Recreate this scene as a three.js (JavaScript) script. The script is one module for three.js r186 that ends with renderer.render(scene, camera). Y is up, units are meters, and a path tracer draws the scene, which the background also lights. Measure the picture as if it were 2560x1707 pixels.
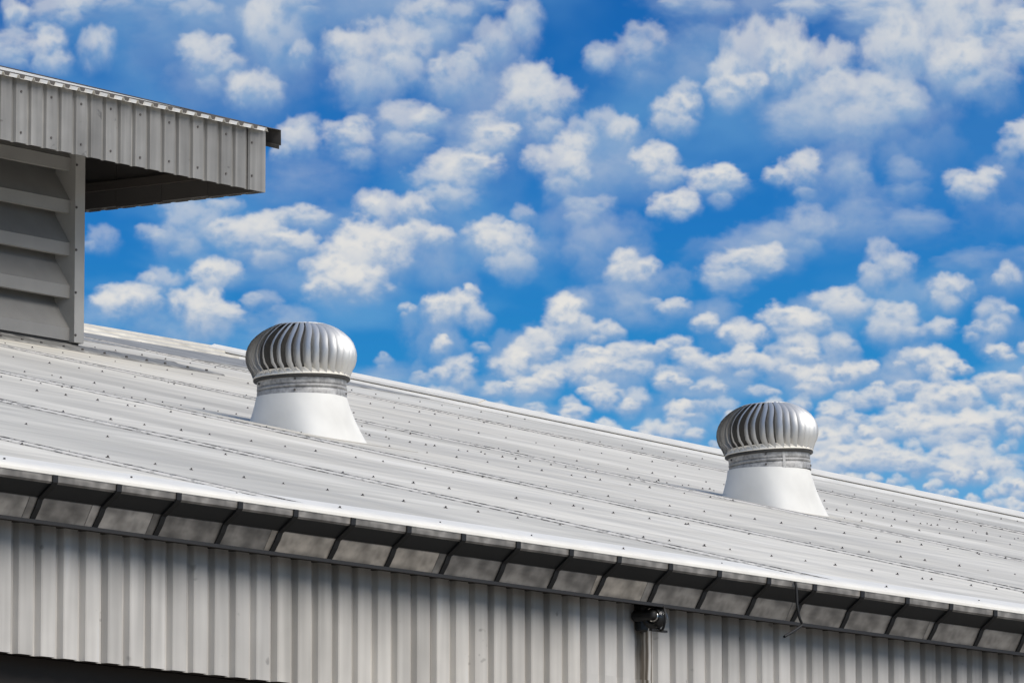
import * as THREE from 'three';
import { mergeGeometries } from 'three/addons/utils/BufferGeometryUtils.js';
import { RoundedBoxGeometry } from 'three/addons/geometries/RoundedBoxGeometry.js';

// ---------------------------------------------------------------- camera, sky, sun, exposure
const scene = new THREE.Scene();
const YAW = 0.94671, PITCH = 0.131946;
const camera = new THREE.PerspectiveCamera(5.6085, 1024 / 682, 1, 9000);
camera.position.set(0, 1.6, 21.4475);
const VIEW = new THREE.Vector3(Math.sin(YAW) * Math.cos(PITCH), Math.sin(PITCH), -Math.cos(YAW) * Math.cos(PITCH));
camera.lookAt(camera.position.clone().add(VIEW));

const renderer = new THREE.WebGLRenderer({ antialias: true });
renderer.toneMapping = THREE.LinearToneMapping;
const EXPOSURE = 1.5;
renderer.toneMappingExposure = EXPOSURE;
renderer.shadowMap.enabled = true;

const SUN = new THREE.Vector3(-0.02, 0.69, 0.70).normalize();
const sun = new THREE.DirectionalLight(new THREE.Color(1.0, 0.94, 0.85), 2.6);
sun.position.copy(SUN).multiplyScalar(80).add(new THREE.Vector3(38, 5, -8));
sun.target.position.set(38, 5, -8);
sun.castShadow = true;
sun.shadow.radius = 100;
sun.shadow.mapSize.set(4096, 4096);
Object.assign(sun.shadow.camera, { left: -45, right: 45, top: 45, bottom: -45, near: 1, far: 200 });
scene.add(sun, sun.target);

// ---------------------------------------------------------------- random numbers and noise
function rng(seed) { let s = seed >>> 0; return () => { s = (s + 0x6D2B79F5) >>> 0; let t = s; t = Math.imul(t ^ (t >>> 15), t | 1); t ^= t + Math.imul(t ^ (t >>> 7), t | 61); return ((t ^ (t >>> 14)) >>> 0) / 4294967296; }; }
const TABLE = new Float32Array(65536); { const r = rng(11); for (let i = 0; i < 65536; i++) TABLE[i] = r(); }
function noise(x, y) {
  const ix = Math.floor(x), iy = Math.floor(y); let fx = x - ix, fy = y - iy; fx = fx * fx * (3 - 2 * fx); fy = fy * fy * (3 - 2 * fy);
  const x0 = ix & 255, x1 = (ix + 1) & 255, y0 = (iy & 255) << 8, y1 = ((iy + 1) & 255) << 8;
  const a = TABLE[y0 | x0], b = TABLE[y0 | x1], c = TABLE[y1 | x0], d = TABLE[y1 | x1];
  return a + (b - a) * fx + (c - a) * fy + (a - b - c + d) * fx * fy;
}
function fbm(x, y, n) { let s = 0, a = 0.5, t = 0; for (let i = 0; i < n; i++) { s += a * noise(x, y); t += a; a *= 0.52; const q = x; x = 1.7 * x - 1.05 * y + 17.3; y = 1.05 * q + 1.7 * y + 5.1; } return s / t; }
const clamp = (x, a, b) => Math.min(b, Math.max(a, x)), smooth = (a, b, x) => { const t = clamp((x - a) / (b - a), 0, 1); return t * t * (3 - 2 * t); }, mix = (a, b, t) => a + (b - a) * t;
const lin = (c) => (c <= 0.04045 ? c / 12.92 : ((c + 0.055) / 1.055) ** 2.4), rgb = (r, g, b) => [lin(r / 255), lin(g / 255), lin(b / 255)];

// ---------------------------------------------------------------- the sky: blue air and a layer of altocumulus
// Clouds by heading and height, in hundredths of a degree: heading from the camera's, height above the horizon, half width, half height, thickness.
const CLOUDS = [-385,1022,32,18,80, -387,990,23,18,90, -349,990,18,21,70, -306,1033,29,11,60, -253,981,30,20,80, -199,997,29,29,75, -213,958,25,21,80, -264,1026,21,14,55, -188,1031,25,11,60, -113,983,39,32,80, -74,1019,32,21,70, -45,972,25,21,75, -88,933,36,20,85, 5,1001,25,25,60, -27,1030,21,11,50, -414,1015,14,18,70, -414,987,14,9,70, -367,1033,21,9,70, -135,917,25,16,90, -174,917,25,18,70, -56,885,39,21,95, -16,919,27,16,90, 14,942,36,27,90, 77,928,25,20,75, 41,895,29,21,85, 23,960,21,16,75, 95,983,32,23,65, 137,942,25,20,90, 125,897,23,16,90, 166,883,29,16,95, 130,865,21,13,90, 62,861,21,11,50, 202,983,36,39,90, 188,960,25,18,90, 248,972,32,29,75, 277,944,47,29,75, 317,954,29,25,60, 359,990,47,39,80, 392,976,36,25,75, 259,1033,39,14,80, 331,1030,54,18,75, 402,1022,29,21,70, 152,1030,29,11,55, 238,890,27,18,85, 385,879,25,14,75, 413,911,14,11,60, 277,890,21,13,35, 331,886,25,14,30, -213,836,39,21,100, -174,858,21,11,80, -235,865,16,9,60, -106,822,39,25,95, -99,858,27,20,85, -138,799,34,20,100, -77,842,21,14,80, -156,815,18,14,70, 1,831,30,20,85, -16,849,16,11,80, 9,858,14,11,60, 98,808,23,17,100, -42,781,23,18,100, -34,793,11,9,80, 184,815,32,16,85, 216,820,18,11,75, 245,843,23,16,50, 313,808,23,18,65, -292,799,23,16,75, -253,808,21,14,90, -324,782,27,15,90, -242,772,27,11,70, -339,836,18,14,60, -303,843,14,9,60, -206,786,21,11,50, -271,829,14,7,40, 367,793,21,15,70, 317,768,25,16,75, 266,786,27,14,80, 227,770,29,16,95, 195,756,21,14,90, 159,768,16,9,80, 137,782,15,9,75, 413,804,16,13,70, 349,761,20,11,75, 399,779,18,11,70, 44,770,22,14,100, 23,752,22,15,90, 77,763,17,11,80, 57,786,11,6,70, 59,732,33,14,100, -2,731,22,14,100, -45,727,19,14,90, 26,716,22,12,85, 102,745,21,11,90, 137,750,19,11,90, 155,736,22,12,90, 105,731,18,10,80, 188,736,22,12,90, 220,731,19,11,85, 254,718,17,9,95, 290,729,17,9,90, -88,782,9,6,70, -106,738,11,7,50, -58,752,11,9,85, 98,701,11,6,90, -13,714,18,9,80, 73,709,20,9,80, 130,722,18,9,90, 163,718,14,8,85, -27,750,10,6,60, -77,722,13,7,60, 116,786,14,6,50, 331,714,21,10,90, 367,707,25,11,95, 402,718,21,11,90, 299,707,21,9,95, 270,693,21,11,100, 313,682,32,14,95, 359,679,32,14,95, 402,686,29,16,100, 259,672,25,12,100, 295,657,29,12,90, 338,650,32,13,90, 385,654,32,14,90, 413,636,21,12,85, 152,700,16,8,85, 55,697,16,7,80, 19,700,13,6,70, 367,732,15,8,85, 402,743,16,9,80, 331,740,15,9,85, 206,713,15,7,85, 137,693,14,6,80, 109,682,13,5,70, 152,679,13,6,75, 385,761,14,8,70, 277,750,14,8,70, 245,743,15,8,80];
const AIR = [[0, rgb(172, 206, 228)], [5, rgb(112, 180, 222)], [6.3, rgb(72, 156, 213)], [7.2, rgb(44, 138, 202)], [8.6, rgb(34, 118, 192)], [10.6, rgb(25, 98, 174)], [25, rgb(23, 89, 163)], [90, rgb(18, 74, 148)]];
function air(e) { let i = 0; while (i < AIR.length - 2 && e > AIR[i + 1][0]) i++; const [e0, a] = AIR[i], [e1, b] = AIR[i + 1], t = clamp((e - e0) / (e1 - e0), 0, 1); return [mix(a[0], b[0], t), mix(a[1], b[1], t), mix(a[2], b[2], t)]; }
const puffs = [];
function puff(a, e, rx, ry, thick, seed) {                          // a heap of rounded domes, the upper ones behind
  const r = rng(seed), n = (rx < 0.22 ? 2 : 3) + Math.floor(r() * (rx < 0.22 ? 2 : 3) + clamp(rx * 4, 0, 3) * (rx < 0.22 ? 0.5 : 1)), cs = Math.max(0.02, Math.cos(e * Math.PI / 180)), heap = [];
  for (let i = 0; i < n; i++) { const t = r() * 6.283, d = i ? 0.35 + 0.4 * Math.sqrt(r()) : 0, k = i ? 0.34 + 0.34 * r() : 0.78; heap.push({ a: a + Math.cos(t) * d * rx / cs, e: e + Math.sin(t) * d * ry * 0.9, rx: rx * k * 1.1, ry: ry * k * 1.1, thick: thick * (0.7 + 0.3 * r()), he: e, hr: ry, o: r() * 200 }); }
  puffs.push({ e, thick, heap: heap.sort((p, q) => q.e - p.e) });
}
for (let i = 0; i < CLOUDS.length; i += 5) puff(CLOUDS[i] / 100, CLOUDS[i + 1] / 100, CLOUDS[i + 2] / 100 * 1.14, CLOUDS[i + 3] / 100 * 1.42, CLOUDS[i + 4] / 100, 500 + i);
{
  const r = rng(77), near = (a, m) => Math.abs(a) < m;
  for (let e = 3.9; e < 88;) {                                     // the same kind of cloud all round, larger towards the zenith
    const fine = clamp(0.1 * (e - 4.7), 0.08, 5), coarse = Math.max(fine, 0.42);
    for (const [size, patch] of e < 16 ? [[fine, true], [coarse, false]] : [[fine, false]]) {
      const step = size * 2.5 / Math.cos(e * Math.PI / 180);
      if (!patch && e < 16 && r() > size * 1.0 / coarse * fine / coarse * 1.3) continue;
      for (let a = patch ? -17 : -180; a < (patch ? 17 : 180); a += step) {
        const pa = a + (r() - 0.5) * step, pe = e + (r() - 0.5) * size * 1.6, k = r(), w = 0.7 + r() * 0.7, h = 0.5 + r() * 0.4, s = Math.floor(r() * 1e9);
        if (e < 16 && near(pa, 17) !== patch) continue;
        if (near(pa, 4.45) && pe > 6.75 && pe < 10.75 && !(pa < -2.4 && pe > 7.7 && pe < 9.7)) { puff(pa, pe, size * w * 1.25, size * h * 1.5, 0.12 + 0.2 * r(), s); continue; }
        if (k < 0.8) puff(pa, pe, size * w, size * h, 0.55 + 0.45 * r(), s);
      }
    }
    e += fine * 1.35;
  }
}
{
  const r = rng(303);                                               // the packed small puffs low down, closing to a bank on the right
  for (let e = 5.9; e < 7.75; ) { const z = mix(0.1, 0.19, smooth(6, 7.6, e)); for (let a = -1.9; a < 7; a += z * 2.05) { const p = a + (r() - 0.5) * z, q = e + (r() - 0.5) * z * 0.8, k = smooth(7.9, 6.7, e) * mix(0.35, 1, smooth(-1.2, 0.8, p)) + 0.5 * smooth(2.2, 3, p) * smooth(7.3, 6.9, e), b = r(), c = r(), d = Math.floor(r() * 1e9); if (b < k) puff(p, q, z * (0.75 + 0.6 * c), z * (0.74 + 0.45 * c), 0.62 + 0.36 * r(), d); } e += z * 1.2; }
}
puffs.sort((p, q) => (p.thick > 0.5) - (q.thick > 0.5) || q.e - p.e);
const LIGHT = rgb(228, 226, 222), SHADE = rgb(130, 164, 203), HAZE = rgb(176, 196, 222), VEIL = rgb(118, 172, 214);
function drawSky(W, H, a0, a1, e0, e1, octaves) {
  const C = new Float32Array(W * H * 3), da = (a1 - a0) / W, de = (e1 - e0) / H, round = a1 - a0 > 359;
  for (let y = 0; y < H; y++) {
    const e = e0 + (y + 0.5) * de, c = air(Math.max(e, 0)), s = clamp(0.35 * (e - 4.6), 0.25, 12), cs = Math.cos(e * Math.PI / 180);
    for (let x = 0; x < W; x++) {
      let v = 0;
      if (e > 3) {
        const a = a0 + (x + 0.5) * da, q = a * Math.PI / 180, X = round && s > 1.5 ? Math.cos(q) * cs * 60 : a * cs, Y = round && s > 1.5 ? Math.sin(q) * cs * 60 : e;
        v = smooth(0.36, 0.74, fbm(X / s * 1.1 + 40, Y / s * 1.6 + 9, octaves)) * 0.45 * (1 - 0.75 * smooth(7.6, 8.6, e) * (1 - smooth(10, 14, e)) * smooth(1.6, 2.6, a) * (1 - smooth(5, 7, a)));
        v += 0.5 * smooth(7.2, 6.0, e) * smooth(1.4, 3.0, a) * (1 - v);
      }
      const i = (y * W + x) * 3;
      for (let k = 0; k < 3; k++) C[i + k] = mix(c[k], VEIL[k], v);
    }
  }
  for (const P of puffs) for (const p of P.heap) {
    const cs = Math.max(0.02, Math.cos(p.e * Math.PI / 180)), reach = 1.45;
    const y0 = Math.max(0, Math.floor((p.e - p.ry * reach - e0) / de)), y1 = Math.min(H - 1, Math.ceil((p.e + p.ry * reach - e0) / de));
    const xa = Math.floor((p.a - p.rx * reach / cs - a0) / da), xb = Math.ceil((p.a + p.rx * reach / cs - a0) / da);
    if (!round && (xb < 0 || xa >= W)) continue;
    const amp = mix(0.44, 0.66, smooth(0.08, 0.3, p.rx)), q = 1.7 + 3.2 * clamp(p.rx, 0.05, 0.5), high = mix(0.8, 1, smooth(10.2, 7.8, p.e)) * mix(0.5, 1, smooth(0.25, 0.75, p.thick)), fade = 0.1 * smooth(7.6, 5.6, p.e);
    for (let y = y0; y <= y1; y++) for (let x0 = Math.max(xa, round ? xa : 0); x0 <= Math.min(xb, round ? Math.min(xb, xa + W - 1) : W - 1); x0++) {
      const x = round ? ((x0 % W) + W) % W : x0, u = ((a0 + (x0 + 0.5) * da) - p.a) * cs / p.rx, v = (e0 + (y + 0.5) * de - p.e) / p.ry;
      if (u * u + v * v > 2.1) continue;
      const n1 = fbm(u * q + p.o, v * q + p.o * 0.7, octaves) - 0.5, n2 = fbm(u * q + p.o + 31, v * q + 77, octaves) - 0.5, U = u + n1 * amp, V = v + n2 * amp * 0.94, d = Math.sqrt(U * U + V * V); if (d >= 1) continue;
      const hv = (e0 + (y + 0.5) * de - p.he) / p.hr + n1 * 0.5;
      const w = mix(0.8, 0.42, smooth(-0.2, 0.6, V)), al = smooth(1, 1 - w, d) * smooth(-1.3, -0.15, V + n1 * 0.3) * p.thick * 0.97 * mix(0.5, 1, smooth(-1.0, 0.15, hv));
      const i = (y * W + x) * 3, bright = smooth(-0.5, 0.6, V + n2 * 1.1 - U * 0.08) * high * mix(0.3, 1, smooth(-0.75, 0.5, hv));
      for (let k = 0; k < 3; k++) C[i + k] = mix(C[i + k], mix(mix(SHADE[k], LIGHT[k], bright), HAZE[k], fade), al);
    }
  }
  return C;
}
{
  const W = 4096, H = 2048, C = drawSky(W, H / 2, -180, 180, 0, 90, 3), data = new Float32Array(W * H * 4);
  for (let y = 0; y < H; y++) for (let x = 0; x < W; x++) {
    const az = ((x + 0.5) / W - 0.5) * 360, head = Math.atan2(Math.cos(az * Math.PI / 180), -Math.sin(az * Math.PI / 180)) - YAW;   // heading of this column
    let d = head * 180 / Math.PI; d = ((d + 540) % 360) - 180; const sx = clamp(Math.floor((d + 180) / 360 * W), 0, W - 1), sy = Math.max(0, y - H / 2), i = (sy * W + sx) * 3, o = (y * W + x) * 4;
    for (let k = 0; k < 3; k++) data[o + k] = y < H / 2 ? 0.1 : C[i + k] / EXPOSURE; data[o + 3] = 1;
  }
  const t = new THREE.DataTexture(data, W, H, THREE.RGBAFormat, THREE.FloatType);
  t.mapping = THREE.EquirectangularReflectionMapping; t.magFilter = t.minFilter = THREE.LinearFilter; t.colorSpace = THREE.LinearSRGBColorSpace; t.needsUpdate = true;
  scene.background = t; scene.environment = t;
}
console.log('sky done', puffs.length);
// ---------------------------------------------------------------- helpers
const HE = 5.41, T = Math.tan(0.23584), roofY = (z) => HE - z * T, RIDGE = -25, RAKE = 58.8, WALLZ = -0.32;
const taken = {};
function numbered(n) { const k = taken[n] = (taken[n] ?? -1) + 1; return k ? n + '_' + String(k).padStart(3, '0') : n; }
function mesh(name, geo, mat, parent) { const m = new THREE.Mesh(geo, mat); m.name = name; m.castShadow = m.receiveShadow = true; parent.add(m); return m; }
function top(o, label, category, extra = {}) { o.name = numbered(o.name); Object.assign(o.userData, { label, category }, extra); scene.add(o); return o; }
function group(name) { const g = new THREE.Group(); g.name = name; return g; }
function quads(list) {                                              // [[p0,p1,p2,p3, uv0..uv3]]
  const P = [], V = [], I = []; let n = 0;
  for (const [a, b, c, d, ua, ub, uc, ud] of list) { P.push(...a, ...b, ...c, ...d); V.push(...ua, ...ub, ...uc, ...ud); I.push(n, n + 1, n + 2, n, n + 2, n + 3); n += 4; }
  const g = new THREE.BufferGeometry();
  g.setAttribute('position', new THREE.Float32BufferAttribute(P, 3)); g.setAttribute('uv', new THREE.Float32BufferAttribute(V, 2)); g.setIndex(I); g.computeVertexNormals(); return g;
}
// A bent sheet: polyline pts [p, q] run along a third axis from s0 to s1; place(p, q, s) gives the point. thick > 0 adds the other face and the edges.
function sheet(pts, s0, s1, place, thick = 0.002, side = 1, u0 = 0) {
  const list = [], n = pts.length, back = [], run = [u0];
  for (let i = 0; i < n; i++) {
    const a = pts[Math.max(0, i - 1)], b = pts[Math.min(n - 1, i + 1)], dx = b[0] - a[0], dy = b[1] - a[1], l = Math.hypot(dx, dy) || 1;
    back.push([pts[i][0] + side * dy / l * thick, pts[i][1] - side * dx / l * thick]);
    if (i) run.push(run[i - 1] + Math.hypot(pts[i][0] - pts[i - 1][0], pts[i][1] - pts[i - 1][1]));
  }
  const q = (a, b, c, d, ua, ub, uc, ud) => list.push([a, b, c, d, ua, ub, uc, ud]);
  for (let i = 0; i < n - 1; i++) {
    const f = pts[i], g = pts[i + 1], bf = back[i], bg = back[i + 1], u = run[i], w = run[i + 1];
    q(place(...f, s0), place(...g, s0), place(...g, s1), place(...f, s1), [u, s0], [w, s0], [w, s1], [u, s1]);
    q(place(...bf, s1), place(...bg, s1), place(...bg, s0), place(...bf, s0), [u, s1], [w, s1], [w, s0], [u, s0]);
    for (const s of [s0, s1]) q(place(...f, s), place(...g, s), place(...bg, s), place(...bf, s), [u, s], [w, s], [w, s + thick], [u, s + thick]);
  }
  for (const [f, b, u] of [[pts[0], back[0], run[0]], [pts[n - 1], back[n - 1], run[n - 1]]]) q(place(...f, s0), place(...b, s0), place(...b, s1), place(...f, s1), [u, s0], [u + thick, s0], [u + thick, s1], [u, s1]);
  return quads(list);
}
// A closed outline in one plane run along the third axis, with end faces.
function bar(outline, s0, s1, place) {
  const list = [], n = outline.length; let u = 0;
  for (let i = 0; i < n; i++) { const a = outline[i], b = outline[(i + 1) % n], w = u + Math.hypot(b[0] - a[0], b[1] - a[1]); list.push([place(...a, s0), place(...b, s0), place(...b, s1), place(...a, s1), [u, s0], [w, s0], [w, s1], [u, s1]]); u = w; }
  const g = quads(list), P = [], V = [];
  for (const t of THREE.ShapeUtils.triangulateShape(outline.map((p) => new THREE.Vector2(...p)), [])) for (const s of [s0, s1]) for (const k of t) { P.push(...place(...outline[k], s)); V.push(...outline[k]); }
  const c = new THREE.BufferGeometry(); c.setAttribute('position', new THREE.Float32BufferAttribute(P, 3)); c.setAttribute('uv', new THREE.Float32BufferAttribute(V, 2)); c.computeVertexNormals();
  return mergeGeometries([g.toNonIndexed(), c]);
}
const box = (x0, x1, y0, y1, z0, z1) => bar([[z0, y0], [z1, y0], [z1, y1], [z0, y1]], x0, x1, (z, y, x) => [x, y, z]);
const alongX = (z, y, x) => [x, y, z], alongY = (x, z, y) => [x, y, z], alongZ = (x, y, z) => [x, y, z];

// ---------------------------------------------------------------- materials
function texture(W, H, sx, sy, fn, colour = true) {                 // sx, sy: metres that one tile covers
  const d = new Uint8Array(W * H * 4);
  for (let y = 0; y < H; y++) for (let x = 0; x < W; x++) { const c = fn(x / W, y / H), o = (y * W + x) * 4; for (let k = 0; k < 3; k++) d[o + k] = clamp(Math.round((c[k] ?? c) * 255), 0, 255); d[o + 3] = 255; }
  const t = new THREE.DataTexture(d, W, H, THREE.RGBAFormat); t.wrapS = t.wrapT = THREE.RepeatWrapping; t.magFilter = THREE.LinearFilter; t.minFilter = THREE.LinearMipmapLinearFilter; t.generateMipmaps = true;
  if (colour) t.colorSpace = THREE.SRGBColorSpace; t.repeat.set(1 / sx, 1 / sy); t.needsUpdate = true; return t;
}
const wrapf = (u, v, fx, fy, n) => {                                // noise that tiles
  const f = (a, b) => fbm(a * fx, b * fy, n), p = smooth(0, 1, u), q = smooth(0, 1, v);
  return mix(mix(f(u, v), f(u - 1, v), p), mix(f(u, v - 1), f(u - 1, v - 1), p), q);
};
const M = {};
const std = (o) => new THREE.MeshStandardMaterial(Object.assign({ side: THREE.DoubleSide }, o));
const roofTone = texture(512, 1024, 6, 14, (u, v) => { const s = 0.92 + 0.2 * (wrapf(u, v, 5, 90, 3) - 0.5) + 0.1 * (wrapf(u, v, 60, 5, 3) - 0.5) + 0.4 * (wrapf(u, v, 6, 4, 5) - 0.5); return [s, s * 0.998, s * 0.99]; });
const roofRough = texture(512, 512, 6, 14, (u, v) => 0.72 + 0.3 * (wrapf(u, v, 12, 8, 4) - 0.5), false);
M.roof = std({ color: new THREE.Color(0.73, 0.69, 0.61), map: roofTone, roughnessMap: roofRough, roughness: 0.9, metalness: 0.05 });
const seamTone = texture(64, 2048, 0.3, 9, (u, v) => { const n = wrapf(u, v, 6, 330, 4), d = wrapf(u + 0.3, v, 3, 40, 3), dark = smooth(0.5, 0.7, n) * smooth(0.35, 0.65, d); const s = mix(1, 0.75, dark); return [s, s * 0.99, s * 0.97]; });
M.seam = std({ color: new THREE.Color(0.72, 0.70, 0.66), map: seamTone, roughness: 0.6, metalness: 0.1 });
const dirtTone = texture(64, 2048, 0.2, 9, (u, v) => { const n = wrapf(u, v, 4, 330, 4), d = wrapf(u + 0.6, v, 2, 24, 3), dark = smooth(0.42, 0.62, n) * smooth(0.35, 0.6, d); const s = mix(0.92, 0.4, dark); return [s, s * 0.99, s * 0.97]; });
M.lap = std({ color: new THREE.Color(0.62, 0.6, 0.57), map: dirtTone, roughness: 0.8 });
const whiteTone = texture(512, 512, 2.5, 2.5, (u, v) => { const s = 0.95 + 0.12 * (wrapf(u, v, 14, 14, 4) - 0.5); return [s, s, s * 0.99]; });
const galvMottle = texture(512, 512, 3, 3, (u, v) => { const s = clamp(0.8 + 0.7 * (wrapf(u, v, 9, 30, 5) - 0.5), 0.3, 1); return [s, s * 0.995, s * 0.98]; });
M.flash = std({ color: new THREE.Color(0.88, 0.84, 0.77), map: whiteTone, roughness: 0.5, metalness: 0.1 });
const wallTone = texture(1024, 1024, 5.5, 3.1, (u, v) => {
  const streak = wrapf(u, v, 90, 3, 3), blot = wrapf(u, v, 10, 8, 4), spot = wrapf(u + 0.2, v + 0.4, 60, 40, 3);
  let s = 0.9 + 0.34 * (streak - 0.5) + 0.3 * (blot - 0.5); s -= 0.16 * smooth(0.76, 0.84, spot);
  return [s, s * 0.995, s * 0.985];
});
M.wall = std({ color: new THREE.Color(0.65, 0.63, 0.60), map: wallTone, roughness: 0.75, metalness: 0.05 });
const stainTone = texture(512, 512, 0.876, 1.2, (u, v) => {         // brown run-off below the lamp, on its own sheet
  const x = u + 0.02 * (fbm(u * 3, v * 9, 3) - 0.5), run = (c, w) => Math.exp(-(((x - c) / w) ** 2)), n = 0.55 + 0.9 * fbm(u * 40, v * 5, 4);
  const m = clamp(1.2 * (run(0.80, 0.022) * 0.85 + run(0.845, 0.015) * 1.1 + run(0.90, 0.012) * 0.5 + run(0.765, 0.01) * 0.3) * n * smooth(0.0, 0.2, fbm(u * 12, v * 14, 3)), 0, 0.9), s = 0.93 + 0.12 * (fbm(u * 12, v * 4, 4) - 0.5);
  return [mix(s, 0.30, m), mix(s * 0.995, 0.26, m), mix(s * 0.985, 0.2, m)];
});
M.wallStained = M.wall.clone(); M.wallStained.map = stainTone;
M.fascia = std({ color: new THREE.Color(0.29, 0.285, 0.275), map: wallTone, roughness: 0.55, metalness: 0.15 });
M.louver = std({ color: new THREE.Color(0.31, 0.30, 0.288), map: whiteTone, roughness: 0.6, metalness: 0.1 });
M.post = std({ color: new THREE.Color(0.42, 0.41, 0.395), map: whiteTone, roughness: 0.6 });
M.flashAndShade = std({ color: new THREE.Color(0.44, 0.43, 0.41), map: galvMottle, roughness: 0.6, metalness: 0.2 });  // for the base flashing and the painted shade below the ridge
M.soffit = std({ color: new THREE.Color(0.075, 0.068, 0.062), roughness: 0.9 });  // shade under the overhang, put into the colour
M.black = std({ color: new THREE.Color(0.010, 0.009, 0.008), roughness: 0.6 });
M.brown = std({ color: new THREE.Color(0.06, 0.05, 0.042), roughness: 0.85 });
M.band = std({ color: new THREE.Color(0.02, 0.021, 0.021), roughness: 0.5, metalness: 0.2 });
const gutterTone = texture(1024, 512, 3.3, 0.4, (u, v) => { const a = wrapf(u, v, 26, 3, 4), b = wrapf(u + 0.3, v, 70, 2, 3); const s = clamp(0.8 + 0.9 * (a - 0.5) + 0.5 * (b - 0.5), 0.22, 1); return [s, s * 0.985, s * 0.965]; });
M.gutter = std({ color: new THREE.Color(0.56, 0.535, 0.50), map: gutterTone, roughness: 0.55, metalness: 0.3 });
M.screw = std({ color: new THREE.Color(0.09, 0.082, 0.078), roughness: 0.7, metalness: 0.3 });
M.blade = std({ color: new THREE.Color(0.66, 0.655, 0.64), roughness: 0.55, metalness: 0.85 });
const galvTone = texture(512, 512, 0.9, 0.9, (u, v) => { const a = wrapf(u, v, 22, 22, 4), b = wrapf(u, v, 60, 60, 2); const s = clamp(0.82 + 0.42 * (a - 0.5) + 0.22 * (b - 0.5), 0.3, 1); return s; });
M.galv = std({ color: new THREE.Color(0.56, 0.55, 0.535), map: galvTone, roughness: 0.6, metalness: 0.3 });
M.base = std({ color: new THREE.Color(0.76, 0.75, 0.73), map: whiteTone, roughness: 0.95 });
M.added_dark_core = std({ color: new THREE.Color(0.085, 0.08, 0.075), roughness: 0.7, metalness: 0.3 });  // dark colour for the core added behind the blade gaps
M.galvLight = std({ color: new THREE.Color(0.66, 0.65, 0.63), map: galvTone, roughness: 0.6, metalness: 0.2 });
M.dark = std({ color: new THREE.Color(0.03, 0.028, 0.026), roughness: 0.6, metalness: 0.4 });
M.rim = std({ color: new THREE.Color(0.04, 0.038, 0.036), roughness: 0.6, metalness: 0.2 });
M.glass = new THREE.MeshPhysicalMaterial({ color: 0xffffff, transmission: 1, roughness: 0.05, thickness: 0, ior: 1.5 });
M.chrome = std({ color: new THREE.Color(0.75, 0.73, 0.68), roughness: 0.18, metalness: 1 });

const variants = (m, tones) => tones.map((t) => { const c = m.clone(); c.color.multiply(new THREE.Color(...(Array.isArray(t) ? t : [t, t, t]))); return c; });
M.roofs = variants(M.roof, [1, 0.93, 0.97, [0.9, 0.905, 0.91]]); M.walls = variants(M.wall, [1, 0.93, [0.97, 0.96, 0.94], 1.04]); M.gutters = variants(M.gutter, [1, 0.8, [1.1, 1.06, 1], 0.9]); M.blades = variants(M.blade, [1, 0.88, 0.95, [0.9, 0.88, 0.85]]);
// ---------------------------------------------------------------- setting: ground and the nearer sky
{
  const g = new THREE.PlaneGeometry(7000, 7000, 1, 1); g.rotateX(-Math.PI / 2); const uv = g.attributes.uv; for (let i = 0; i < 4; i++) uv.setXY(i, uv.getX(i) * 7000, uv.getY(i) * 7000);
  const tone = texture(512, 512, 9, 9, (u, v) => { const s = 0.85 + 0.3 * (wrapf(u, v, 40, 40, 4) - 0.5); return [s, s * 0.985, s * 0.96]; });
  const o = mesh('ground', g, std({ color: new THREE.Color(0.2, 0.19, 0.175), map: tone, roughness: 0.95 }), scene); o.userData.kind = 'structure';
}
for (const [A0, A1] of [[-5.5, 5.5], [-16, -5.5], [5.5, 16]]) {      // the same sky as the background, drawn finer round the way the camera looks
  const W = Math.round((A1 - A0) * 136), E0 = 2.5, E1 = 15, H = Math.round((E1 - E0) * 136), C = drawSky(W, H, A0, A1, E0, E1, 5), d = new Uint8Array(W * H * 4), enc = (c) => 255 * (c <= 0.0031308 ? 12.92 * c : 1.055 * c ** (1 / 2.4) - 0.055);
  for (let i = 0; i < W * H; i++) { for (let k = 0; k < 3; k++) d[i * 4 + k] = clamp(Math.round(enc(C[i * 3 + k])), 0, 255); d[i * 4 + 3] = 255; }
  const t = new THREE.DataTexture(d, W, H, THREE.RGBAFormat); t.magFilter = THREE.LinearFilter; t.colorSpace = THREE.SRGBColorSpace; t.needsUpdate = true;
  const nx = 40, ny = 40, P = [], V = [], I = [], R = 3000;
  for (let j = 0; j <= ny; j++) for (let i = 0; i <= nx; i++) {
    const a = mix(A0, A1, i / nx) * Math.PI / 180 + YAW, e = mix(E0, E1, j / ny) * Math.PI / 180;
    P.push(R * Math.cos(e) * Math.sin(a), 1.6 + R * Math.sin(e), 21.4475 - R * Math.cos(e) * Math.cos(a)); V.push(i / nx, j / ny);
    if (i < nx && j < ny) { const k = j * (nx + 1) + i; I.push(k, k + 1, k + nx + 2, k, k + nx + 2, k + nx + 1); }
  }
  const g = new THREE.BufferGeometry(); g.setAttribute('position', new THREE.Float32BufferAttribute(P, 3)); g.setAttribute('uv', new THREE.Float32BufferAttribute(V, 2)); g.setIndex(I); g.computeVertexNormals();
  const m = new THREE.MeshBasicMaterial({ map: t, side: THREE.DoubleSide, fog: false }); m.color.setScalar(1 / EXPOSURE);
  const o = mesh(numbered('sky'), g, m, scene); o.castShadow = o.receiveShadow = false; o.userData.kind = 'structure';
}
console.log('settings done');

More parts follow.
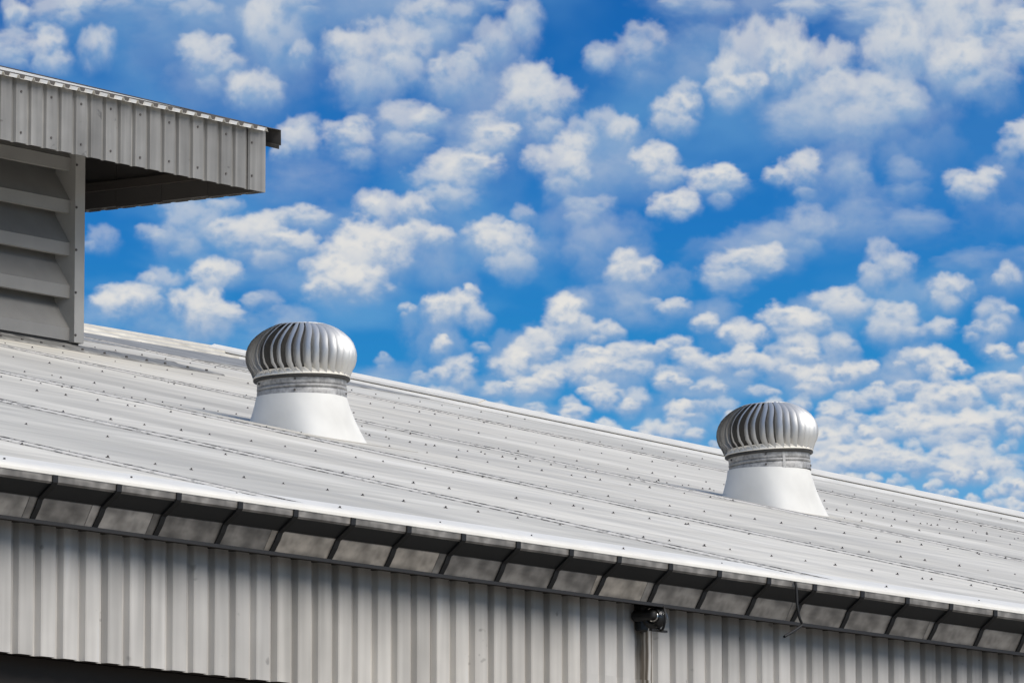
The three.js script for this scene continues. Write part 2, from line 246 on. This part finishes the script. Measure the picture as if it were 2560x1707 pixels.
// ---------------------------------------------------------------- the warehouse
const X0 = 12, barn = group('warehouse');
{
  const wallTop = HE - 0.202, wallFoot = 4.565;
  // front wall: the dark lining behind, the corrugated sheets in front of it
  const front = mesh('front_wall', box(X0, RAKE - 0.2, wallFoot + 0.02, wallTop + 0.0, WALLZ - 0.25, WALLZ - 0.06), M.brown, barn);
  const P = 0.1722, per = 4, w = P * per, rib = [[0, 0], [0.011, 0.032], [0.017, 0.036], [0.112, 0.036], [0.118, 0.032], [0.129, 0.001]];
  const prof = []; for (let k = 0; k < per; k++) for (const [x, z] of rib) prof.push([k * P + x, z - 0.036]); prof.push([w, -0.036]);
  const seed = rng(5), lampPanel = Math.floor((31.46 - 26.095) / w), first = Math.floor((X0 - 26.095) / w) + 1, last = Math.floor((RAKE - 0.3 - 26.095) / w) - 1;
  for (let i = first; i <= last; i++) {
    const g = sheet(prof, wallFoot + (seed() - 0.5) * 0.006, wallTop, (x, z, y) => [x, y, z], 0.0015, -1, i === lampPanel ? 0 : seed() * 5);
    const o = mesh('wall_panel', g, i === lampPanel ? M.wallStained : M.walls[Math.floor(seed() * 4)], front); o.position.set(26.095 + i * w, 0, WALLZ + (i % 2 ? 0.0025 : 0)); if (i === lampPanel) o.userData.label = 'wall sheet with brown run-off stains below the lamp';
  }
  mesh('lintel_beam', box(X0, RAKE - 0.2, wallFoot - 0.2, wallFoot + 0.015, WALLZ - 0.32, WALLZ - 0.22), M.brown, barn);
  for (const [a, c] of [[X0, 22], [36, RAKE - 0.2]]) mesh('lower_wall', box(a, c, 0, wallFoot - 0.425, WALLZ - 0.34, WALLZ - 0.16), M.brown, barn);
  for (const x of [26.5, 31.3]) mesh('column', box(x, x + 0.2, 0, wallFoot - 0.425, WALLZ - 0.5, WALLZ - 0.3), M.brown, barn);
  mesh('floor_slab', box(X0 + 0.2, RAKE - 0.45, 0.004, 0.06, 2 * RIDGE + 0.55, WALLZ - 0.1), M.brown, barn);
  mesh('back_wall', box(X0, RAKE - 0.2, 0, HE, 2 * RIDGE + 0.3, 2 * RIDGE + 0.5), M.wall, barn);
  const gable = [[WALLZ - 0.36, 0], [WALLZ - 0.36, roofY(WALLZ - 0.36) - 0.2], [RIDGE, roofY(RIDGE) - 0.2], [2 * RIDGE + 0.52, roofY(-0.52) - 0.2], [2 * RIDGE + 0.52, 0]];
  for (const x of [X0, RAKE - 0.4]) mesh('gable_wall', bar(gable, x, x + 0.18, alongX), M.wall, barn);

  // roof: decking, sheets from ridge to eave with a rolled edge, standing seams, caps, screws
  const deck = [[-0.34, roofY(-0.34) - 0.03], [RIDGE, roofY(RIDGE) - 0.03], [2 * RIDGE + 0.2, roofY(-0.2) - 0.03], [2 * RIDGE + 0.2, roofY(-0.2) - 0.16], [RIDGE, roofY(RIDGE) - 0.16], [-0.34, roofY(-0.34) - 0.16]];
  const roof = mesh('roof', bar(deck, X0, RAKE - 0.05, alongX), M.brown, barn);
  const edge = [[-0.9, roofY(-0.9) + 0.003]]; { const A = [-0.26, roofY(-0.26) + 0.004], B = [-0.02, HE + 0.062], C = [0, HE + 0.001]; for (let k = 0; k <= 12; k++) { const t = 1 - k / 12; edge.push([A[0] * (1 - t) ** 2 + 2 * B[0] * t * (1 - t) + C[0] * t * t, A[1] * (1 - t) ** 2 + 2 * B[1] * t * (1 - t) + C[1] * t * t]); } }
  const seams = [X0, 17.6, 23.0, 28.33, 33.35, 38.60, 45.18, 53.82, RAKE];
  const r = rng(21);
  const roll = edge.slice().reverse(); let ex = X0; while (ex < RAKE - 0.5) { const nx = Math.min(RAKE, ex + 5.9); mesh('eave_roll', sheet(roll, ex + 0.001, nx, alongX, 0.003, -1, 0), M.flash, roof); ex = nx; }
  const run = [[-0.85, roofY(-0.85)]]; for (let k = 1; k <= 20; k++) { const z = mix(-0.85, RIDGE, k / 20); run.push([z, roofY(z)]); }
  for (let i = 0; i < seams.length - 1; i++) {
    const list = [], a = seams[i] + 0.001, b = seams[i + 1] - 0.001, du = r() * 6, dv = r() * 14, nx = 3; let v = 0;
    const dip = (x, k) => (k < 2 ? 0 : 0.004 * (noise(x * 0.9 + i * 7, k * 0.8) - 0.5));
    for (let k = 0; k < run.length - 1; k++) {
      const l = Math.hypot(run[k + 1][0] - run[k][0], run[k + 1][1] - run[k][1]);
      for (let j = 0; j < nx; j++) { const x = mix(a, b, j / nx), y = mix(a, b, (j + 1) / nx), p = (xx, kk) => [xx, run[kk][1] + dip(xx, kk), run[kk][0]]; list.push([p(x, k), p(y, k), p(y, k + 1), p(x, k + 1), [x + du, v + dv], [y + du, v + dv], [y + du, v + l + dv], [x + du, v + l + dv]]); }
      v += l;
    }
    let g = quads(list); g.deleteAttribute('normal'); const q = g; q.computeVertexNormals();
    mesh('roof_panel', q, M.roofs[i % 4], roof);
    const back = [[RIDGE, roofY(RIDGE) + 0.001], [2 * RIDGE, HE]]; mesh('rear_roof_panel', sheet(back, a, b, alongX, 0.004), M.roof, roof);
    if (i) {                                                         // the standing seam and the dirt caught along its uphill side
      const x = seams[i], up = (p, q, t) => [p, roofY(t) + q, t], lay = (name, h0, h1, d, m, lean = 0.002) => mesh(name, sheet([[x + d - lean, h0], [x + d, h1], [x + d + 0.028, h1 + 0.0005], [x + d + 0.030, h0]], -0.12, RIDGE + 0.2, up, 0.0008, 1, r()), m, roof);
      lay('seam_lap', 0.0006, 0.0055, -0.03, M.lap, 0.003); lay('seam_rib', 0.0006, 0.0135, 0, M.seam, 0.016); lay('seam_fold', 0.0006, 0.019, 0.022, M.lap, 0.001);
    }
  }
  // ridge cap and the flashing along the far gable
  const rY = roofY(RIDGE), cap = [[RIDGE + 0.62, rY - 0.62 * T + 0.004], [RIDGE + 0.60, rY - 0.60 * T + 0.03], [RIDGE + 0.34, rY - 0.34 * T + 0.034], [RIDGE + 0.33, rY - 0.33 * T + 0.06], [RIDGE + 0.10, rY + 0.042], [RIDGE + 0.08, rY + 0.07], [RIDGE, rY + 0.085], [RIDGE - 0.3, rY + 0.03], [RIDGE - 0.6, rY - 0.13]];
  let c0 = 49.5; for (const c1 of [52.6, 55.7, RAKE + 0.05]) { mesh('ridge_cap', sheet(cap.map(([z, y]) => [z, y + (c1 === 55.7 ? 0.006 : 0)]), c0 - 0.08, c1, alongX, 0.003), c1 < 58 ? M.roofs[3] : M.roof, roof); c0 = c1; }
  mesh('ridge_shade_sheet', sheet([[RIDGE + 3.2, roofY(RIDGE + 3.2) + 0.002], [RIDGE + 3.18, roofY(RIDGE + 3.18) + 0.008], [RIDGE + 0.6, roofY(RIDGE + 0.6) + 0.008]], 49.42, RAKE - 0.21, alongX, 0.002), M.flashAndShade, roof);  // shade below the ridge cap, put in as a darker sheet
  const rake = (h, open) => (open ? [] : [[RAKE - 0.20, 0.002], [RAKE - 0.16, 0.026 + h * 0.2], [RAKE - 0.04, 0.034 + h * 0.2], [RAKE - 0.036, 0.042 + h * 0.3]]).concat([[RAKE - 0.076, 0.042 + h * 0.35], [RAKE - 0.06, 0.054 + h], [RAKE + 0.04, 0.092 + h], [RAKE + 0.16, 0.066 + h], [RAKE + 0.165, -0.14]]);
  let z0 = -0.05; for (const [z1, h, open] of [[-4.2, 0.02, 1], [-8.2, 0.016, 1], [-12.9, 0.0, 0], [-17.3, 0.006, 0], [-21.4, 0.01, 0], [RIDGE + 0.1, 0.02, 0]]) { mesh('gable_flashing', sheet(rake(h, open), z0 + 0.12, z1, (p, q, t) => [p, roofY(t) + q, t], 0.003), M.flash, roof); z0 = z1; }
  // screws with dark washers, in rows over the purlins
  const head = mergeGeometries([new THREE.CylinderGeometry(0.012, 0.014, 0.004, 8).translate(0, 0.002, 0), new THREE.CylinderGeometry(0.006, 0.007, 0.012, 6).translate(0, 0.008, 0)]);
  const at = [], s = rng(9);
  for (const z of [-2.09, -4.25, -6.42, -8.87, -11.75, -14.34, -17.3, -20.3, -23.2]) for (let x = 14; x < RAKE - 0.3; x += 0.375) { if (s() < 0.93) at.push([x + (s() - 0.5) * 0.07, z + (s() - 0.5) * 0.07]); if (s() < 0.05) at.push([x + s() * 0.37, z + (s() - 0.5) * 0.5]); }
  for (let x = 14; x < RAKE - 0.3; x += 0.21) { at.push([x + (s() - 0.5) * 0.03, -10.2 + (s() - 0.5) * 0.08]); if (s() < 0.35) at.push([x + s() * 0.1, -10.45 + (s() - 0.5) * 0.1]); }
  for (let x = 20; x < 40; x += 0.9) at.push([x + (s() - 0.5) * 0.1, -0.55 + (s() - 0.5) * 0.1]);
  for (let x = 49.6; x < RAKE; x += 0.45) at.push([x, RIDGE + 0.72]);
  const screws = new THREE.InstancedMesh(head, M.screw, at.length), mt = new THREE.Matrix4(), tilt = new THREE.Quaternion().setFromAxisAngle(new THREE.Vector3(1, 0, 0), 0.23584);
  at.forEach(([x, z], i) => { const k = 0.6 + s() * 0.35; mt.compose(new THREE.Vector3(x, roofY(z) + 0.001, z), tilt, new THREE.Vector3(k, k, k)); screws.setMatrixAt(i, mt); });
  screws.name = 'roof_screws'; screws.userData.kind = 'stuff'; screws.castShadow = true; roof.add(screws);

  // eave gutter in lengths, the dark angle below it, black straps
  const gut = mesh('gutter', sheet([[-0.004, HE + 0.004], [-0.006, HE - 0.034], [-0.016, HE - 0.044], [-0.03, HE - 0.05]], X0, RAKE, alongX, 0.002), M.gutter, barn);
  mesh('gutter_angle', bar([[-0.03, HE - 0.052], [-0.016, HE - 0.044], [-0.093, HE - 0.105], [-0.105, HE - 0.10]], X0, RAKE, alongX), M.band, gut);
  const g2 = rng(31); let gx = X0; while (gx < RAKE - 1) { const nx = Math.min(RAKE, gx + 0.4797 * (1 + Math.floor(g2() * 3))); mesh('gutter_sheet', sheet([[-0.095, HE - 0.098], [-0.100, HE - 0.112], [-0.150, HE - 0.206], [-0.156, HE - 0.215]], gx + 0.004, nx, (z, y, x) => [x, y, z], 0.002, 1, g2() * 0.2), M.gutters[Math.floor(g2() * 4)], gut); gx = nx; }
  mesh('eave_soffit', bar([[WALLZ - 0.1, HE - 0.20], [-0.155, HE - 0.20], [-0.155, HE - 0.185], [WALLZ - 0.1, HE - 0.185]], X0, RAKE - 0.2, alongX), M.brown, gut);
  mesh('gutter_edge', bar([[-0.150, HE - 0.226], [-0.128, HE - 0.226], [-0.134, HE - 0.208], [-0.154, HE - 0.208]], X0, RAKE, alongX), M.black, gut);
  for (let x = 26.0 - 0.4797 * 20; x < RAKE - 0.3; x += 0.4797) {
    const k = (g2() - 0.5) * 0.035, tw = 0.03 + (g2() - 0.5) * 0.12, line = [[0.004, HE + 0.002], [0.003, HE - 0.034], [-0.012, HE - 0.052], [-0.092, HE - 0.112], [-0.108, HE - 0.150], [-0.148, HE - 0.214]];
    const st = mesh('gutter_strap', sheet(line, x + k - 0.019, x + k + 0.019, (z, y, t) => [t + (y - HE) * tw, y, z], 0.006), M.black, gut); st.position.y = -0.004;
  }
}
top(barn, 'long warehouse with pale corrugated wall, black-strapped eave gutter and grey metal roof', 'building');

// ---------------------------------------------------------------- the louvred roof monitor on the ridge
const mon = group('roof_monitor');
{
  const ZL = -19, ZF = -17.7, XE = 50.435, XS = 31, YB = 11.46, YT = 12.04, TM = 0.28, mRoof = (z) => YT + (ZF - z) * TM, XP = 49.33;
  // fascia of corrugated sheets
  const P = 0.2105, per = 4, w = P * per, rib = [[0, 0], [0.011, 0.026], [0.017, 0.029], [0.150, 0.029], [0.156, 0.026], [0.168, 0.001]], prof = [];
  for (let k = 0; k < per; k++) for (const [x, z] of rib) prof.push([k * P + x, z - 0.026]); prof.push([w, -0.026]);
  const r = rng(41); let i = 0;
  for (let x = XE - 0.235 - w; x > XS - w; x -= w, i++) {
    const o = mesh('fascia_panel', sheet(prof, YB + (r() - 0.5) * 0.004, YT - 0.004, (a, z, y) => [a, y, z], 0.002, -1, r() * 5), M.fascia, mon); o.position.set(x, 0, ZF + (i % 2 ? 0.002 : 0));
    mesh('fascia_lining', box(x, x + w - 0.002, YB + 0.012, YT, ZF - 0.05, ZF - 0.03), M.soffit, mon);
    for (const [k, dy] of [[0.07, 0.1], [0.07 + 2 * P, 0.1], [0.07, 0.47], [0.07 + 2 * P, 0.47]]) { const s = mesh('screw', new THREE.CylinderGeometry(0.011, 0.013, 0.012, 8).rotateX(Math.PI / 2), M.screw, o); s.position.set(k, YB + dy + (r() - 0.5) * 0.03, 0.006); }
  }
  const trim = mesh('corner_trim', sheet([[XE - 0.235, -0.014], [XE - 0.225, 0.006], [XE - 0.19, 0.008], [XE, 0.008], [XE + 0.006, -0.16]], YB - 0.002, YT - 0.004, (a, z, y) => [a, y, ZF + z], 0.003, -1), M.fascia, mon);
  for (const dy of [0.13, 0.44]) { const s = mesh('screw', new THREE.CylinderGeometry(0.011, 0.013, 0.012, 8).rotateX(Math.PI / 2), M.screw, trim); s.position.set(XE - 0.205, YB + dy, ZF + 0.012); }
  // skirt across the gable end, ribs upright, a dark sheet added inside for its shade
  const gprof = []; for (let k = 0; k < 34; k++) for (const [x, z] of rib) gprof.push([ZF - 0.05 - (k * P + x), XE - 0.02 + z]);
  mesh('gable_skirt', sheet(gprof, 0, 1, (z, x, t) => [x, mix(YB, mRoof(z) - 0.012, t), z], 0.002), M.fascia, mon);
  for (let k = 0; k < 13; k++) { const z = ZF - 0.06 - k * 0.55, b = YB + 0.004 + (k % 2) * 0.01; mesh('skirt_shade_sheet', bar([[z, b], [z, mRoof(z) - 0.025], [z - 0.545, mRoof(z - 0.545) - 0.025], [z - 0.545, b]], XE - 0.075, XE - 0.05, alongX), M.soffit, mon); }
  mesh('skirt_rail', box(XE - 0.13, XE - 0.08, YB + 0.17, YB + 0.25, ZF - 7.2, ZF - 0.1), M.brown, mon);
  // roof sheets, ribs down the slope, past the gable to a barge flashing; dark sheet added under it as the overhang's shade
  const rp = 0.2105, shape = [[0, 0], [0.15, 0], [0.166, 0.03], [0.186, 0.03], [0.202, 0]], sp = (n) => { const o = []; for (let k = 0; k < n; k++) for (const [x, y] of shape) o.push([k * rp + x, y]); o.push([n * rp, 0]); return o; }, prof4 = sp(4);
  for (let x = XE - 0.04 - 4 * rp, k = 0; x > XS - 1; x -= 4 * rp, k++) { const o = mesh('roof_sheet', sheet(prof4, ZF + 0.075, RIDGE + 0.01, (a, y, z) => [a, mRoof(z) + y, z], 0.002, 1, r() * 3), M.flash, mon); o.position.set(x, k % 2 ? 0.0015 : 0, 0); }
  mesh('rib_shade_strip', box(XS, XE - 0.02, YT - 0.002, YT + 0.045, ZF - 0.028, ZF - 0.015), M.soffit, mon);  // dark strip added behind the rib ends, as the shade in their hollows
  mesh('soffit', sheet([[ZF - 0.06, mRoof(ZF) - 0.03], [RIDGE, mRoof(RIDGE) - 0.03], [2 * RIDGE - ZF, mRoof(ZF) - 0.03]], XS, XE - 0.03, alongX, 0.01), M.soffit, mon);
  mesh('rear_roof_sheet', sheet([[RIDGE, mRoof(RIDGE) + 0.02], [2 * RIDGE - ZF, mRoof(ZF) + 0.02]], XS, XE + 0.2, alongX, 0.004), M.flash, mon);
  mesh('ridge_roll', sheet([[RIDGE + 0.2, mRoof(RIDGE + 0.2) + 0.034], [RIDGE, mRoof(RIDGE) + 0.05], [RIDGE - 0.2, mRoof(RIDGE + 0.2) + 0.034]], XS, XE + 0.2, alongX, 0.003), M.flash, mon);
  mesh('barge_flashing', sheet([[XE - 0.03, 0.066], [XE + 0.155, 0.07], [XE + 0.158, -0.075], [XE + 0.13, -0.08], [XE + 0.128, -0.115]], ZF + 0.072, RIDGE, (a, y, z) => [a, mRoof(z) + y - 0.03, z], 0.003), M.soffit, mon);  // coloured dark for the shade under the roof edge
  // louvred wall: slats with a front lip, the corner post, base flashing
  const Y0 = 10.04, pitch = 0.396; 
  for (let k = 0; k < 5; k++) { const y = Y0 + k * pitch; mesh('louvre_slat', sheet([[-0.03, y - 0.003], [0, y], [0.002, y + 0.118], [-0.008, y + 0.126], [-0.25, y + 0.50]].map(([z, q]) => [ZL + z, q]), XS, XP - 0.12, alongX, 0.003), M.louver, mon); }
  const post = mesh('corner_post', bar([[ZL - 0.18, Y0 - 0.015], [ZL + 0.06, Y0 - 0.015], [ZL + 0.06, mRoof(ZL) - 0.05], [ZL - 0.18, mRoof(ZL) - 0.05]], XP - 0.14, XP, alongX), M.post, mon);
  for (let k = 0; k < 5; k++) { const s = mesh('screw', new THREE.CylinderGeometry(0.011, 0.013, 0.01, 8).rotateX(Math.PI / 2), M.screw, post); s.position.set(XP - 0.125, Y0 + 0.05 + k * pitch, ZL + 0.064); }
  mesh('end_wall', bar([[ZL - 0.185, roofY(ZL) - 0.1], [ZL - 0.185, mRoof(ZL) - 0.05], [RIDGE, mRoof(RIDGE) - 0.05], [2 * RIDGE - ZL, mRoof(ZL) - 0.05], [2 * RIDGE - ZL, roofY(ZL) - 0.1]], XP - 0.06, XP - 0.005, alongX), M.fascia, mon);
  mesh('inner_lining', box(XS, XP - 0.07, Y0 - 0.1, mRoof(ZL) - 0.04, ZL - 0.38, ZL - 0.30), M.soffit, mon);
  mesh('rear_wall', box(XS, XP - 0.07, roofY(ZL) - 0.2, mRoof(ZL) - 0.04, 2 * RIDGE - ZL, 2 * RIDGE - ZL + 0.1), M.fascia, mon);
  mesh('sill_strip', bar([[ZL - 0.05, Y0 - 0.16], [ZL + 0.005, Y0 - 0.16], [ZL + 0.005, Y0 - 0.012], [ZL - 0.05, Y0 - 0.012]], XS, XP - 0.01, alongX), M.dark, mon);
  const fl = mesh('base_flashing', sheet([[ZL + 0.01, roofY(ZL) + 0.035], [ZL + 0.06, roofY(ZL + 0.06) + 0.025], [ZL + 0.6, roofY(ZL + 0.6) + 0.014], [ZL + 0.62, roofY(ZL + 0.62) + 0.002]], XS, XP + 1.4, alongX, 0.002), M.flashAndShade, mon);
  for (let x = 44; x < XP + 1.3; x += 0.3) { const s = mesh('screw', new THREE.CylinderGeometry(0.012, 0.014, 0.014, 8), M.screw, fl); s.position.set(x + (r() - 0.5) * 0.05, roofY(ZL + 0.5) + 0.024, ZL + 0.5); }
}
top(mon, 'raised ridge ventilator with louvred side, corrugated grey fascia and overhanging soffit darkened as shade', 'roof monitor');

// ---------------------------------------------------------------- turbine vents
function turbine(x, z, floor, tilt, turn, seamAt, label) {
  const g = group('turbine_vent'), R = 0.409, toward = new THREE.Vector3(-Math.sin(YAW), 0, Math.cos(YAW));
  const shape = [[0.045, 0.352], [0.07, 0.374], [0.1, 0.393], [0.14, 0.405], [0.18, 0.409], [0.22, 0.403], [0.26, 0.388], [0.30, 0.362], [0.335, 0.325], [0.365, 0.283], [0.39, 0.236], [0.407, 0.19]];
  const out = [];
  // spinning head: lower ring, shaft, spokes; the blades and the top plate are its pieces
  const lathe = (pts, seg = 64) => { const q = new THREE.LatheGeometry(pts.map(([r, h]) => new THREE.Vector2(r, h)), seg), uv = q.attributes.uv, ps = q.attributes.position; for (let i = 0; i < uv.count; i++) uv.setXY(i, uv.getX(i) * 2.05, ps.getY(i)); return q; };
  const headMesh = mesh('turbine_head', mergeGeometries([lathe([[0.318, 0.015], [0.352, 0.012], [0.357, 0.016], [0.352, 0.022], [0.318, 0.062], [0.312, 0.06]]), new THREE.CylinderGeometry(0.012, 0.012, 0.5, 10).translate(0, 0.16, 0)]), M.flash, g);
  const N = 36, D = 2 * Math.PI / N, blades = 26;
  const bladeGeo = (() => {
    const P = [], V = [], I = [], nu = 7, nv = shape.length;
    for (let j = 0; j < nv; j++) for (let i = 0; i < nu; i++) {
      let [h, r] = shape[j]; const s = i / (nu - 1); if (j === 0) h = mix(0.062, 0.014, s); if (j === 1) h = Math.max(h, mix(0.078, 0.07, s));
      const inn = 0.046 * (1 - s) * (0.4 + 0.6 * Math.sin(Math.PI * clamp((h - 0.01) / 0.41, 0, 1))) - 0.007 * Math.sin(Math.PI * s), rr = r - inn, a = D * (s * 0.78 + 0.11) + 0.13 * smooth(0.2, 0.42, h) + 0.05 * smooth(0.12, 0.03, h);
      P.push(rr * Math.sin(a), h, rr * Math.cos(a)); V.push(s, h);
      if (i < nu - 1 && j < nv - 1) { const k = j * nu + i; I.push(k, k + 1, k + nu + 1, k, k + nu + 1, k + nu); }
    }
    const b = new THREE.BufferGeometry(); b.setAttribute('position', new THREE.Float32BufferAttribute(P, 3)); b.setAttribute('uv', new THREE.Float32BufferAttribute(V, 2)); b.setIndex(I); b.computeVertexNormals(); return b;
  })();
  for (let k = 0; k < N; k++) { const b = mesh('blade', bladeGeo, M.blades[(k * 7 + Math.floor(x)) % 11 % 4], headMesh); b.rotation.y = turn + k * D - YAW; b.rotation.y += 0.012 * Math.sin(k * 3.7 + x); b.scale.setScalar(1 + 0.006 * Math.sin(k * 7.3 + x)); }
  mesh('added_dark_core', lathe(shape.map(([h, r]) => [r * 0.74, h]).concat([[0, 0.395]])), M.added_dark_core, headMesh);  // core added inside the head so the gaps between blades look dark
  mesh('top_plate', lathe([[0.0, 0.418], [0.12, 0.416], [0.19, 0.409], [0.201, 0.402], [0.19, 0.398], [0, 0.398]]), M.blade, headMesh);
  // neck with two beads
  const neck = mesh('neck', lathe([[0.326, 0.004], [0.327, -0.046], [0.317, -0.049], [0.317, -0.055], [0.328, -0.058], [0.329, -0.066], [0.328, -0.076], [0.317, -0.079], [0.317, -0.085], [0.329, -0.088], [0.329, -0.138]]), M.galv, g);
  mesh('rim', lathe([[0.328, -0.010], [0.347, -0.008], [0.354, -0.002], [0.354, 0.005], [0.345, 0.010], [0.325, 0.010], [0.325, -0.010]]), M.rim, neck);
  for (const [a, h] of [[-0.12, -0.022], [-0.13, -0.102], [1.35, -0.11], [-1.2, -0.03]]) { const s = mesh('screw', new THREE.CylinderGeometry(0.008, 0.009, 0.012, 8).rotateX(Math.PI / 2), M.screw, neck), t = a - YAW; s.rotation.y = t; s.position.set(0.33 * Math.sin(t), h, 0.33 * Math.cos(t)); }
  if (seamAt !== null) { const s = mesh('neck_seam', new THREE.CylinderGeometry(0.331, 0.331, 0.135, 4, 1, true, seamAt - YAW - 0.035, 0.07).translate(0, -0.066, 0), M.galvLight, neck); }
  // base: from the round neck to a rounded square on the slope
  {
    const P = [], V = [], I = [], n = 72, m = 10;
    for (let j = 0; j <= m; j++) for (let i = 0; i <= n; i++) {
      const a = i / n * 2 * Math.PI, c = Math.cos(a), s = Math.sin(a), k = 4.2, q = (Math.abs(c) ** k + Math.abs(s) ** k) ** (-1 / k), bx = 0.375 * q * c + 0.045, bz = 0.365 * q * s + 0.035, by = floor - bz * T - 0.02, t = j / m;
      const tx = 0.331 * c, tz = 0.331 * s, f = t * t * 0.35 + t * 0.65; P.push(mix(tx, bx, f), mix(-0.125, by, t), mix(tz, bz, f)); V.push(i / n * 2.3, t * 0.35);
      if (i < n && j < m) { const b = j * (n + 1) + i; I.push(b, b + 1, b + n + 2, b, b + n + 2, b + n + 1); }
    }
    const b = new THREE.BufferGeometry(); b.setAttribute('position', new THREE.Float32BufferAttribute(P, 3)); b.setAttribute('uv', new THREE.Float32BufferAttribute(V, 2)); b.setIndex(I); b.computeVertexNormals();
    mesh('base', b, M.base, g);
  }
  g.position.set(x, roofY(z) - floor, z);
  for (const o of [headMesh, neck]) { o.quaternion.setFromAxisAngle(toward, tilt); }
  // skirt of flat sheet round the base
  const up = (p, q, t) => [p - x, roofY(t) + q - g.position.y, t - z];
  mesh('skirt_flashing', sheet([[x - 0.62, 0.0012], [x - 0.61, 0.0028], [x + 0.75, 0.0028], [x + 0.76, 0.0012]], z + 0.5, z - 1.1, up, 0.001), M.roof, g);
  return top(g, label, 'roof vent', { group: 'turbine vents on the roof slope' });
}
turbine(39.906, -9.1756, -0.368, 0.022, 0.03, null, 'larger silver turbine vent on white base, nearer the louvred ridge ventilator');
turbine(46.04, -9.1756, -0.4, 0.066, 0.1, 0.32, 'smaller silver turbine vent on white base, farther right on the roof');

// ---------------------------------------------------------------- lamp under the gutter and a hanging wire
{
  const g = group('wall_lamp'), at = (x, z) => x + (-0.15 - z) * 1.42, Z = WALLZ;
  mesh('bracket', mergeGeometries([new RoundedBoxGeometry(0.09, 0.15, 0.04, 2, 0.015).translate(at(31.22, Z + 0.03), 5.135, Z + 0.022), new RoundedBoxGeometry(0.06, 0.06, 0.16, 3, 0.025).translate(at(31.25, Z + 0.1), 5.14, Z + 0.09)]), M.black, g);
  const lx = at(31.36, -0.18), h = mesh('housing', new THREE.CylinderGeometry(0.07, 0.045, 0.06, 24, 1, true).rotateZ(-Math.PI / 2).rotateY(0.35).translate(lx - 0.03, 5.135, -0.19), M.black, g);
  mesh('reflector', new THREE.SphereGeometry(0.05, 20, 12, 0, Math.PI * 2, 0, Math.PI / 2).rotateZ(Math.PI / 2).rotateY(0.35).translate(lx - 0.015, 5.135, -0.19), M.chrome, h);
  mesh('lens', new THREE.SphereGeometry(0.057, 24, 16).translate(lx, 5.13, -0.175), M.glass, g);
  mesh('guard', mergeGeometries([new THREE.TorusGeometry(0.07, 0.007, 8, 28).rotateY(0.9).translate(lx + 0.015, 5.13, -0.165), new THREE.BoxGeometry(0.15, 0.012, 0.02).translate(lx, 5.058, -0.175)].map((q) => q.toNonIndexed())), M.black, g);
  top(g, 'small black floodlamp with glass lens on the wall under the gutter', 'wall lamp');
}
{
  const c = new THREE.CatmullRomCurve3([[32.49, 5.405, 0.008], [32.497, 5.36, 0.012], [32.50, 5.27, 0.015], [32.52, 5.20, 0.018], [32.542, 5.165, 0.02], [32.46, 5.125, 0.02], [32.36, 5.085, 0.02]].map((p) => new THREE.Vector3(...p)), false, 'catmullrom', 0.2);
  const w = new THREE.Mesh(new THREE.TubeGeometry(c, 40, 0.008, 8), M.black); w.name = 'hanging_wire'; w.castShadow = w.receiveShadow = true; top(w, 'thin bent black wire dangling from the gutter near the right end', 'wire');
}
console.log('built');
renderer.setSize(1024, 682);
renderer.render(scene, camera);
